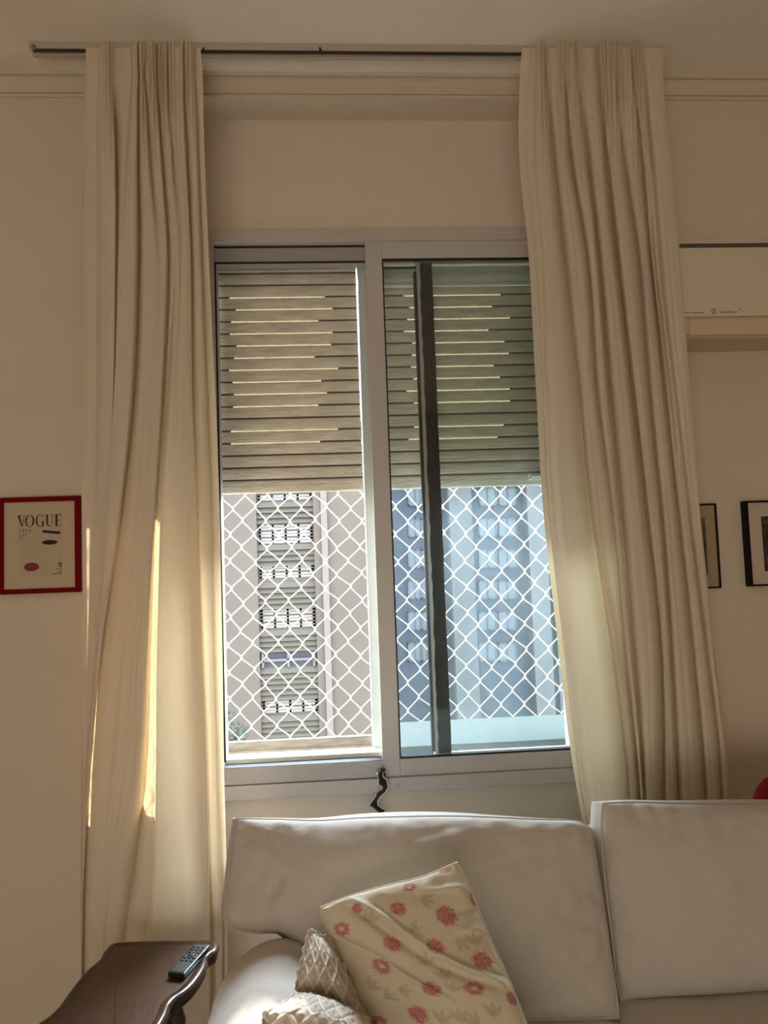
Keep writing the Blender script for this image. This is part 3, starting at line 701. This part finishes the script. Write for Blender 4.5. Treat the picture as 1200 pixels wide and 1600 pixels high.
# left back cushion (T shaped: its ear lies over the armrest)
top = A_([(368, 1280, -.565), (432, 1281, -.56), (497, 1283, -.56), (565, 1279, -.56), (633, 1277, -.56), (702, 1276, -.56), (770, 1278, -.56), (840, 1281, -.56), (900, 1283, -.56), (923, 1296, -.57)])
rig = A_([(923, 1296, -.57), (931, 1343, -.59), (940, 1400, -.61), (948, 1454, -.64), (954, 1500, -.67), (961, 1545, -.70), (966, 1590, -.725)])
lef = A_([(368, 1280, -.565), (362, 1320, -.585), (357, 1369, -.61), (352, 1410, -.635), (353, 1436, -.65), (364, 1452, -.655)])
bot = A_([(364, 1452, -.655), (402, 1456, -.66), (440, 1458, -.665), (462, 1482, -.68), (476, 1520, -.70), (500, 1570, -.715), (580, 1590, -.72), (700, 1592, -.725), (830, 1593, -.725), (966, 1590, -.725)])
def crease(a, b):
    d = 0
    for (u1, v1, u2, v2, w_, h) in ((.46, .16, .60, .06, .02, -.004), (.66, .30, .80, .16, .018, -.005), (.70, .36, .86, .22, .012, .004), (.15, .6, .17, .35, .014, -.005), (.18, .7, .2, .42, .01, .004), (.93, .70, 1, .62, .015, -.006), (.90, .30, .99, .38, .02, -.004), (.95, .5, .80, .35, .012, -.003)):
        dx, dy = u2-u1, v2-v1; t = clamp(((a-u1)*dx+(b-v1)*dy)/(dx*dx+dy*dy)); ds = math.hypot(a-u1-t*dx, b-v1-t*dy); d += h*math.exp(-(ds/w_)**2)*math.sin(math.pi*(.1+.8*t))
    return d
cushion('back_cushion', top, bot, lef, rig, (0, -.93, .38), .12, .105, SOFA, sofa, 110, 70, .007, 2.0, .0035, extra=crease, ribs=.007, p=2.0, pe=.5)
top = A_([(942, 1256, -.545), (990, 1254, -.545), (1050, 1256, -.545), (1120, 1257, -.545), (1200, 1257, -.545), (1280, 1258, -.545), (1370, 1262, -.545), (1440, 1280, -.56)])
lef = A_([(942, 1256, -.545), (940, 1300, -.56), (943, 1350, -.58), (950, 1415, -.60), (957, 1470, -.62), (962, 1520, -.64), (970, 1562, -.655)])
bot = A_([(970, 1562, -.655), (1050, 1556, -.66), (1140, 1551, -.665), (1200, 1547, -.665), (1300, 1540, -.665), (1400, 1535, -.665), (1470, 1530, -.66)])
rig = A_([(1440, 1280, -.56), (1452, 1380, -.60), (1460, 1460, -.63), (1470, 1530, -.66)])
def crease2(a, b):
    d = 0
    for (u1, v1, u2, v2, w_, h) in ((.30, .02, .27, .20, .02, -.008), (.36, .02, .34, .22, .014, .006), (.44, .02, .40, .26, .02, -.007), (.5, .12, .38, .3, .014, .005), (.08, .4, .0, .34, .02, -.004), (.1, .5, .0, .52, .02, -.004), (.13, .05, .16, .14, .014, -.005), (.2, .02, .22, .14, .014, -.005)):
        dx, dy = u2-u1, v2-v1; t = clamp(((a-u1)*dx+(b-v1)*dy)/(dx*dx+dy*dy)); ds = math.hypot(a-u1-t*dx, b-v1-t*dy); d += h*math.exp(-(ds/w_)**2)*math.sin(math.pi*(.1+.8*t))
    return d
cushion('back_cushion', top, bot, lef, rig, (-.05, -.93, .32), .10, .08, SOFA, sofa, 90, 60, .007, 7.0, .0035, extra=crease2, ribs=.009, p=2.1, pe=.5)
# red woven cushion on the sofa back
rc = at(1222, 1258, -.36)
V, Fc = [], []
NA, NB = 96, 48
for j in range(NB+1):
    b = -math.pi/2+math.pi*j/NB
    for i in range(NA):
        a = 2*math.pi*i/NA; rr_ = .075+.0022*(math.sin(a*32)*math.sin(b*40))
        V.append((rc.x+math.cos(b)*math.cos(a)*rr_*1.05, rc.y+math.cos(b)*math.sin(a)*rr_*.7, rc.z-.005+math.sin(b)*rr_*1.15))
for j in range(NB):
    for i in range(NA): i2 = (i+1) % NA; Fc.append((j*NA+i, j*NA+i2, (j+1)*NA+i2, (j+1)*NA+i))
tag(mesh('round_cushion', V, Fc, fabric('red_weave', (.28, .008, .012), .4, 300), None, True), 'red woven round cushion peeping over the sofa back at the right edge', 'cushion')

# floral cushion ------------------------------------------------------------
FLM = bpy.data.materials.new('floral_print'); FLM.use_nodes = True
nt = FLM.node_tree; b = nt.nodes['Principled BSDF']; at_ = nt.nodes.new('ShaderNodeAttribute'); at_.attribute_name = 'print'
nt.links.new(at_.outputs['Color'], b.inputs['Base Color']); b.inputs['Roughness'].default_value = .8; b.inputs['Specular IOR Level'].default_value = .3
A1 = at(502, 1419, -.79); A2 = at(714, 1349, -.80); A3 = at(868, 1705, -1.0); A4 = at(612, 1745, -1.0)
top = [A1, at(545, 1402, -.80), at(600, 1386, -.81), at(660, 1371, -.81), A2]
rig = [A2, at(735, 1392, -.825), at(760, 1455, -.86), at(783, 1505, -.89), at(800, 1545, -.92), at(822, 1600, -.95), A3]
lef = [A1, at(508, 1452, -.80), at(528, 1500, -.83), at(554, 1560, -.87), at(578, 1610, -.90), A4]
bot = [A4, at(700, 1735, -1.02), at(790, 1722, -1.02), A3]
def fcr(a, b):
    d = 0
    for (u1, v1, u2, v2, w_, h) in ((.28, .06, .62, .40, .022, .012), (.62, .40, .92, .62, .02, .012), (.25, .12, .55, .42, .03, -.012), (.50, .40, .9, .66, .03, -.009), (.05, .25, .30, .42, .022, .007), (.3, .42, .6, .7, .02, .008), (.02, .04, .10, .06, .02, .006), (.75, .12, 1, .16, .02, .006), (.8, .25, 1, .24, .018, -.006), (.82, .32, 1, .34, .018, .006), (.9, .52, 1, .62, .03, -.008)):
        dx, dy = u2-u1, v2-v1; t = clamp(((a-u1)*dx+(b-v1)*dy)/(dx*dx+dy*dy)); ds = math.hypot(a-u1-t*dx, b-v1-t*dy); d += h*math.exp(-(ds/w_)**2)*math.sin(math.pi*(.1+.8*t))
    return d
nF = (A4-A1).cross(A2-A1).normalized()
if nF.y > 0: nF = -nF
NSf = NTf = 170
fl, fn = cushion('floral_cushion', top, bot, lef, rig, nF, .012, .058, FLM, None, NSf, NTf, .005, 3.3, .0032, fabric('floral_piping', (.66, .58, .44), .1), extra=fcr, p=2.2, band=2, ribs=.006)
tag(fl, 'cream cushion printed with pink flowers leaning on the left back cushion', 'cushion')
# flower centres measured on the picture, mapped to the sheet by nearest grid point
FP = [(533,1451,17),(558,1419,12),(621,1419,15),(641,1386,13),(696,1358,14),(614,1475,16),(596,1511,16),(697,1432,17),(680,1477,15),(742,1405,11),(754,1500,18),(675,1545,17),(741,1545,17),(653,1583,18),(801,1560,14),(593,1600,15),(720,1640,18),(790,1640,16),(640,1680,17),(800,1700,17)]
LP = [(570,1440,40),(590,1412,200),(655,1405,-30),(668,1362,20),(575,1545,30),(665,1510,70),(700,1530,100),(712,1465,-60),(745,1478,80),(705,1550,60),(725,1600,90),(750,1608,110),(690,1600,60),(640,1455,10),(600,1560,20),(728,1380,-10),(620,1545,-20),(770,1590,70)]
me = fl.data; ca = me.color_attributes.new('print', 'FLOAT_COLOR', 'POINT')
def topx(v):
    d = v-CAM; dz = d.dot(F); return 600+1160*d.dot(RX)/dz, 800-1160*d.dot(UX)/dz
off = fl.matrix_basis.translation
bc = Vector((.66, .58, .43)); W = NSf+1
cells = [None]*len(me.vertices)
# sheet coordinates of the motifs (millimetres on the cloth), so the print is fixed to the cloth
gridp = [v.co+off for v in me.vertices[:W*(NTf+1)]]
scr = [topx(v) for v in gridp]
def nearest(px, py): return min(range(len(scr)), key=lambda k: (scr[k][0]-px)**2+(scr[k][1]-py)**2)
def uv(k): return ((k % W)/NSf, (k//W)/NTf)
WU = (A2-A1).length; WV = (A4-A1).length
FC = [(*uv(nearest(a, b)), r_*.00115) for a, b, r_ in FP]; LC = [(*uv(nearest(a, b)), R(d_)) for a, b, d_ in LP]
def warp(q): return .45*q+.55*(.5-.5*math.cos(q*math.pi))
FC = [(warp(a)*WU, warp(b)*WV, r_) for a, b, r_ in FC]; LC = [(warp(a)*WU, warp(b)*WV, r_) for a, b, r_ in LC]
for k in range(len(me.vertices)):
    col = bc.copy()
    if k < len(gridp):
        a, b_ = uv(k); x, y = warp(a)*WU, warp(b_)*WV
        for (cx, cy_, an) in LC:
            for da in (-.6, 0, .6):
                ca_, sa_ = math.cos(an+da), -math.sin(an+da); dx, dy = x-cx, y-cy_
                u_ = dx*ca_+dy*sa_; v_l = -dx*sa_+dy*ca_; ln = .028
                if 0 < u_ < ln:
                    wd = .0045*math.sin(math.pi*u_/ln)
                    if abs(v_l) < wd: col = col.lerp(Vector((.42, .37, .20)), .55)
        for n_, (cx, cy_, r_) in enumerate(FC):
            dx, dy = x-cx, y-cy_; rr_ = math.hypot(dx, dy)
            if rr_ < r_*1.3:
                an = math.atan2(dy, dx); edge = r_*(.88+.05*math.sin(an*13+n_)+.22*noise.noise((x*150, y*150, n_))+.10*noise.noise((x*500, y*500, n_)))
                if rr_ < edge:
                    q = rr_/edge; pet = .5+.5*math.sin(an*11+q*9+n_*2); nn = noise.noise((x*260, y*260, 4))
                    c = Vector((.40, .07, .085)).lerp(Vector((.68, .36, .34)), clamp(.30+.40*math.sin(q*16+2*math.sin(an*3+n_))*.5+.9*nn+.25*(pet-.5)))
                    if q < .3 and n_ % 3 == 0: c = c.lerp(Vector((.75, .6, .5)), .7)
                    col = col.lerp(c, .9-.5*sstep(.7, 1, q))
    ca.data[k].color = (*col, 1)

# quilted beige cushion, folded ----------------------------------------------
QM = bpy.data.materials.new('quilted_cotton'); QM.use_nodes = True; b = QM.node_tree.nodes['Principled BSDF']
b.inputs['Base Color'].default_value = (.62, .54, .45, 1); b.inputs['Roughness'].default_value = .85
rowsQ = [ # (px, py, Y) left to right, top to bottom
 [(482,1453,-.84),(488,1456,-.84),(496,1459,-.84),(505,1463,-.84),(514,1469,-.84)],
 [(478,1475,-.86),(490,1476,-.875),(505,1479,-.885),(518,1487,-.88),(530,1497,-.86)],
 [(472,1500,-.88),(489,1503,-.91),(508,1508,-.92),(528,1519,-.91),(546,1531,-.88)],
 [(466,1525,-.90),(486,1530,-.93),(510,1538,-.945),(536,1550,-.94),(560,1562,-.90)],
 [(462,1545,-.91),(486,1552,-.92),(512,1560,-.93),(545,1574,-.93),(572,1584,-.91)],
 [(460,1552,-.94),(486,1552,-.96),(515,1560,-.975),(545,1574,-.97),(576,1590,-.94)],
 [(440,1568,-.985),(475,1566,-1.02),(510,1574,-1.03),(545,1588,-1.02),(579,1604,-.98)],
 [(413,1586,-1.01),(460,1586,-1.05),(505,1594,-1.07),(545,1608,-1.06),(580,1625,-1.01)],
 [(411,1612,-1.0),(455,1618,-1.06),(505,1628,-1.08),(548,1636,-1.07),(584,1652,-1.02)],
 [(425,1650,-.97),(462,1660,-1.02),(508,1672,-1.04),(550,1676,-1.03),(590,1690,-1.0)],
]
gq = [[at(*q) for q in row] for row in rowsQ]
def qs(a, b): return cr([cr(row, a) for row in gq], b)
V, Fc = [], []; NQ, MQ = 110, 170
P0 = [[qs(i/NQ, j/MQ) for i in range(NQ+1)] for j in range(MQ+1)]
for j in range(MQ+1):
    for i in range(NQ+1):
        p0 = P0[j][i]; du_ = P0[j][min(i+1, NQ)]-P0[j][max(i-1, 0)]; dv_ = P0[min(j+1, MQ)][i]-P0[max(j-1, 0)][i]
        n_ = du_.cross(dv_); n_ = n_.normalized() if n_.length > 1e-12 else Vector((0, -1, 0))
        if n_.y > 0: n_ = -n_
        x, y = i/NQ*.105, j/MQ*.22
        c1 = (x+y*.62)/.021; c2 = (x-y*.62)/.021
        f1 = abs(c1-round(c1)); f2 = abs(c2-round(c2))
        h = .0026*(math.exp(-(f1/.10)**2)+math.exp(-(f2/.10)**2))
        g1_, g2_ = c1-math.floor(c1)-.5, c2-math.floor(c2)-.5
        h += .0030*math.exp(-(g1_*g1_+g2_*g2_)/.018)
        h += .0014*noise.noise((x*60, y*60, 2))
        V.append(p0+n_*h)
W = NQ+1
for j in range(MQ):
    for i in range(NQ): q = j*W+i; Fc.append((q, q+W, q+W+1, q+1))
# closed back, pushed towards the sofa
ringi = [i for i in range(NQ)]+[j*W+NQ for j in range(MQ)]+[MQ*W+i for i in range(NQ, 0, -1)]+[j*W for j in range(MQ, 0, -1)]
bi = {}
rs = set(ringi)
for j in range(MQ+1):
    for i in range(NQ+1):
        q = j*W+i
        if q in rs: bi[q] = q
        else:
            k = (math.sin(math.pi*i/NQ)*math.sin(math.pi*j/MQ))**.5; bi[q] = len(V); V.append(V[q]+Vector((0, .045*k, -.02*k)))
for j in range(MQ):
    for i in range(NQ): q = j*W+i; Fc.append((bi[q], bi[q+1], bi[q+W+1], bi[q+W]))
def thread(i, j):
    x, y = i/NQ*.105, j/MQ*.22; c1 = (x+y*.62)/.021; c2 = (x-y*.62)/.021
    return max(math.exp(-((c1-round(c1))/.07)**2), math.exp(-((c2-round(c2))/.07)**2))
qc = tag(mesh('quilted_cushion', V, Fc, QM, None, True), 'crumpled beige quilted cushion between the sofa arm and the floral cushion', 'cushion')
qa = qc.data.color_attributes.new('thread', 'FLOAT_COLOR', 'POINT')
for k in range(len(qc.data.vertices)):
    t_ = thread(k % (NQ+1), k//(NQ+1)) if k < (NQ+1)*(MQ+1) else 0
    c = Vector((.56, .48, .39)).lerp(Vector((.80, .74, .66)), t_); qa.data[k].color = (*c, 1)
qn = QM.node_tree.nodes.new('ShaderNodeAttribute'); qn.attribute_name = 'thread'; QM.node_tree.links.new(qn.outputs['Color'], QM.node_tree.nodes['Principled BSDF'].inputs['Base Color'])
B().tube([V[k] for k in ringi], .0022, 6, True).build('piping', fabric('quilt_piping', (.66, .59, .50), .1), qc, True)

# ------------------------------------------------------------------ side table and remote
TZ = .50
WOOD = mat('dark_wood', (.085, .040, .022), .38, bump=.15, bscale=30, var=.45, vscale=6, stretch=(1, .25, 1), col2=(.05, .022, .012)); WOODE = mat('dark_wood_edge', (.06, .030, .018), .25, var=.3, vscale=20)
outl = [(175,1475),(200,1472),(235,1470.5),(270,1470),(305,1469.5),(330,1469),(339,1472),(341,1478),(337,1486),(328,1491),(323,1497),(323,1505),(316,1519),(303,1537),(288,1551),(274,1560),(265,1570),(261,1582)]
ri = [atz(a, b, TZ) for a, b in outl]
lo_ = [atz(a, b, TZ) for a, b in [(162,1488),(158,1497),(146,1508),(136,1516),(122,1532),(104,1556),(90,1575),(74,1590),(58,1601)]]
# far half: continue both sides towards the viewer
e1, e2 = ri[-1], lo_[-1]
near = [e1+Vector((-.005, -.05, 0)), e1+Vector((-.02, -.10, 0)), e1+Vector((-.045, -.135, 0)), e1+Vector((-.05, -.17, 0)), e1+Vector((-.075, -.185, 0)), e1+Vector((-.16, -.19, 0)), e2+Vector((.04, -.205, 0)), e2+Vector((0, -.19, 0)), e2+Vector((-.005, -.15, 0)), e2+Vector((-.02, -.10, 0)), e2+Vector((-.015, -.04, 0))]
ring0 = ri+near+lo_[::-1]
def resample(p, n):
    m = len(p); return [cr([p[(k-1) % m], p[k % m], p[(k+1) % m], p[(k+2) % m]], 1/3+(f/3)) for k in range(m) for f in [q/n for q in range(n)]]
ring1 = resample(ring0, 3)
cen = sum(ring1, Vector())/len(ring1)
table = empty('side_table', (cen.x, cen.y, 0), 'dark brown wooden side table with scalloped moulded top beside the sofa arm', 'table')
V, Fc = [], []; m_ = len(ring1)
prof_ = [(-.022, 0), (-.016, .0006), (-.012, .0025), (-.004, .0022), (.0, -.002), (.003, -.008), (.001, -.014), (-.006, -.017), (-.008, -.021), (-.002, -.026), (-.004, -.032), (-.014, -.034)]
for (o_x, o_z) in prof_:
    for k in range(m_):
        p = ring1[k]; t = ring1[(k+1) % m_]-ring1[k-1]; nn = Vector((t.y, -t.x, 0)).normalized()
        if nn.dot(p-cen) < 0: nn = -nn
        V.append(p+nn*o_x+Vector((0, 0, o_z)))
for j in range(len(prof_)-1):
    for k in range(m_): k2 = (k+1) % m_; Fc.append((j*m_+k, (j+1)*m_+k, (j+1)*m_+k2, j*m_+k2))
Fc.append(tuple((len(prof_)-1)*m_+k for k in reversed(range(m_))))
mesh('moulded_edge', V, Fc, WOODE, table, True)
bt_ = B(); inner = V[:m_]; bt_.prism([v-Vector((0, 0, .02)) for v in inner], (0, 0, .0201)); bt_.build('tabletop', WOOD, table)
s_ = .55
B().prism([cen+(p-cen)*s_+Vector((0, 0, -.034)) for p in ring0], (0, 0, -.06)).build('apron', WOODE, table)
for (a, b_) in ((ri[1], 0), (ri[8], 1), (near[5], 2), (lo_[-1]+Vector((0, -.12, 0)), 3)):
    q = cen+(a-cen)*.42; d_ = (q-cen); d_.z = 0; d_.normalize()
    B().tube([(q.x, q.y, TZ-.05), q+d_*.02+Vector((0, 0, -.12)), q+d_*.005+Vector((0, 0, -.28)), q-d_*.012+Vector((0, 0, -.40)), q+d_*.012+Vector((0, 0, -.47)), q+d_*.02+Vector((0, 0, -.4995))], [.022, .024, .016, .011, .012, .018], 10).build('leg', WOODE, table, True)
# remote control
RB = mat('remote_plastic', (.012, .014, .012), .35); RT = mat('remote_face', (.020, .026, .020), .5)
ra, rbp = atz(301, 1481, TZ), atz(283, 1523, TZ)
c0 = atz(316, 1479, TZ+.01); c1 = atz(275, 1524, TZ+.01); ax = (c0-c1).normalized(); sx = Vector((ax.y, -ax.x, 0)); LN = (c0-c1).length; hw = .0225
mid = (c0+c1)/2; mid.z = TZ+.0005
rem = empty('remote_control', mid, 'slim black television remote lying on the side table', 'remote control')
def RP(u_, v__, h): return mid+ax*u_+sx*v__+Vector((0, 0, h))
B().prism([RP(-LN/2, -hw, 0.002), RP(-LN/2, hw, 0.002), RP(LN/2, hw, 0.002), RP(LN/2, -hw, 0.002)], (0, 0, .014)).build('body', RB, rem, bevel=.003)
B().prism([RP(-LN/2+.006, -hw+.004, .0158), RP(-LN/2+.006, hw-.004, .0158), RP(LN/2-.005, hw-.004, .0158), RP(LN/2-.005, -hw+.004, .0158)], (0, 0, .0006)).build('face', RT, rem)
for rr_ in range(6):
    for cc in (-1, 0, 1):
        p = RP(LN/2-.018-rr_*.013, cc*.0125, .0163)
        if rr_ in (3,) : 
            if cc: continue
            B().tube([p, p+Vector((0, 0, .0018))], [.010, .009], 16).build('button', BLACK, rem, True)
        else: B().tube([p, p+Vector((0, 0, .0018))], [.0042, .0038], 10).build('button', BLACK, rem, True)
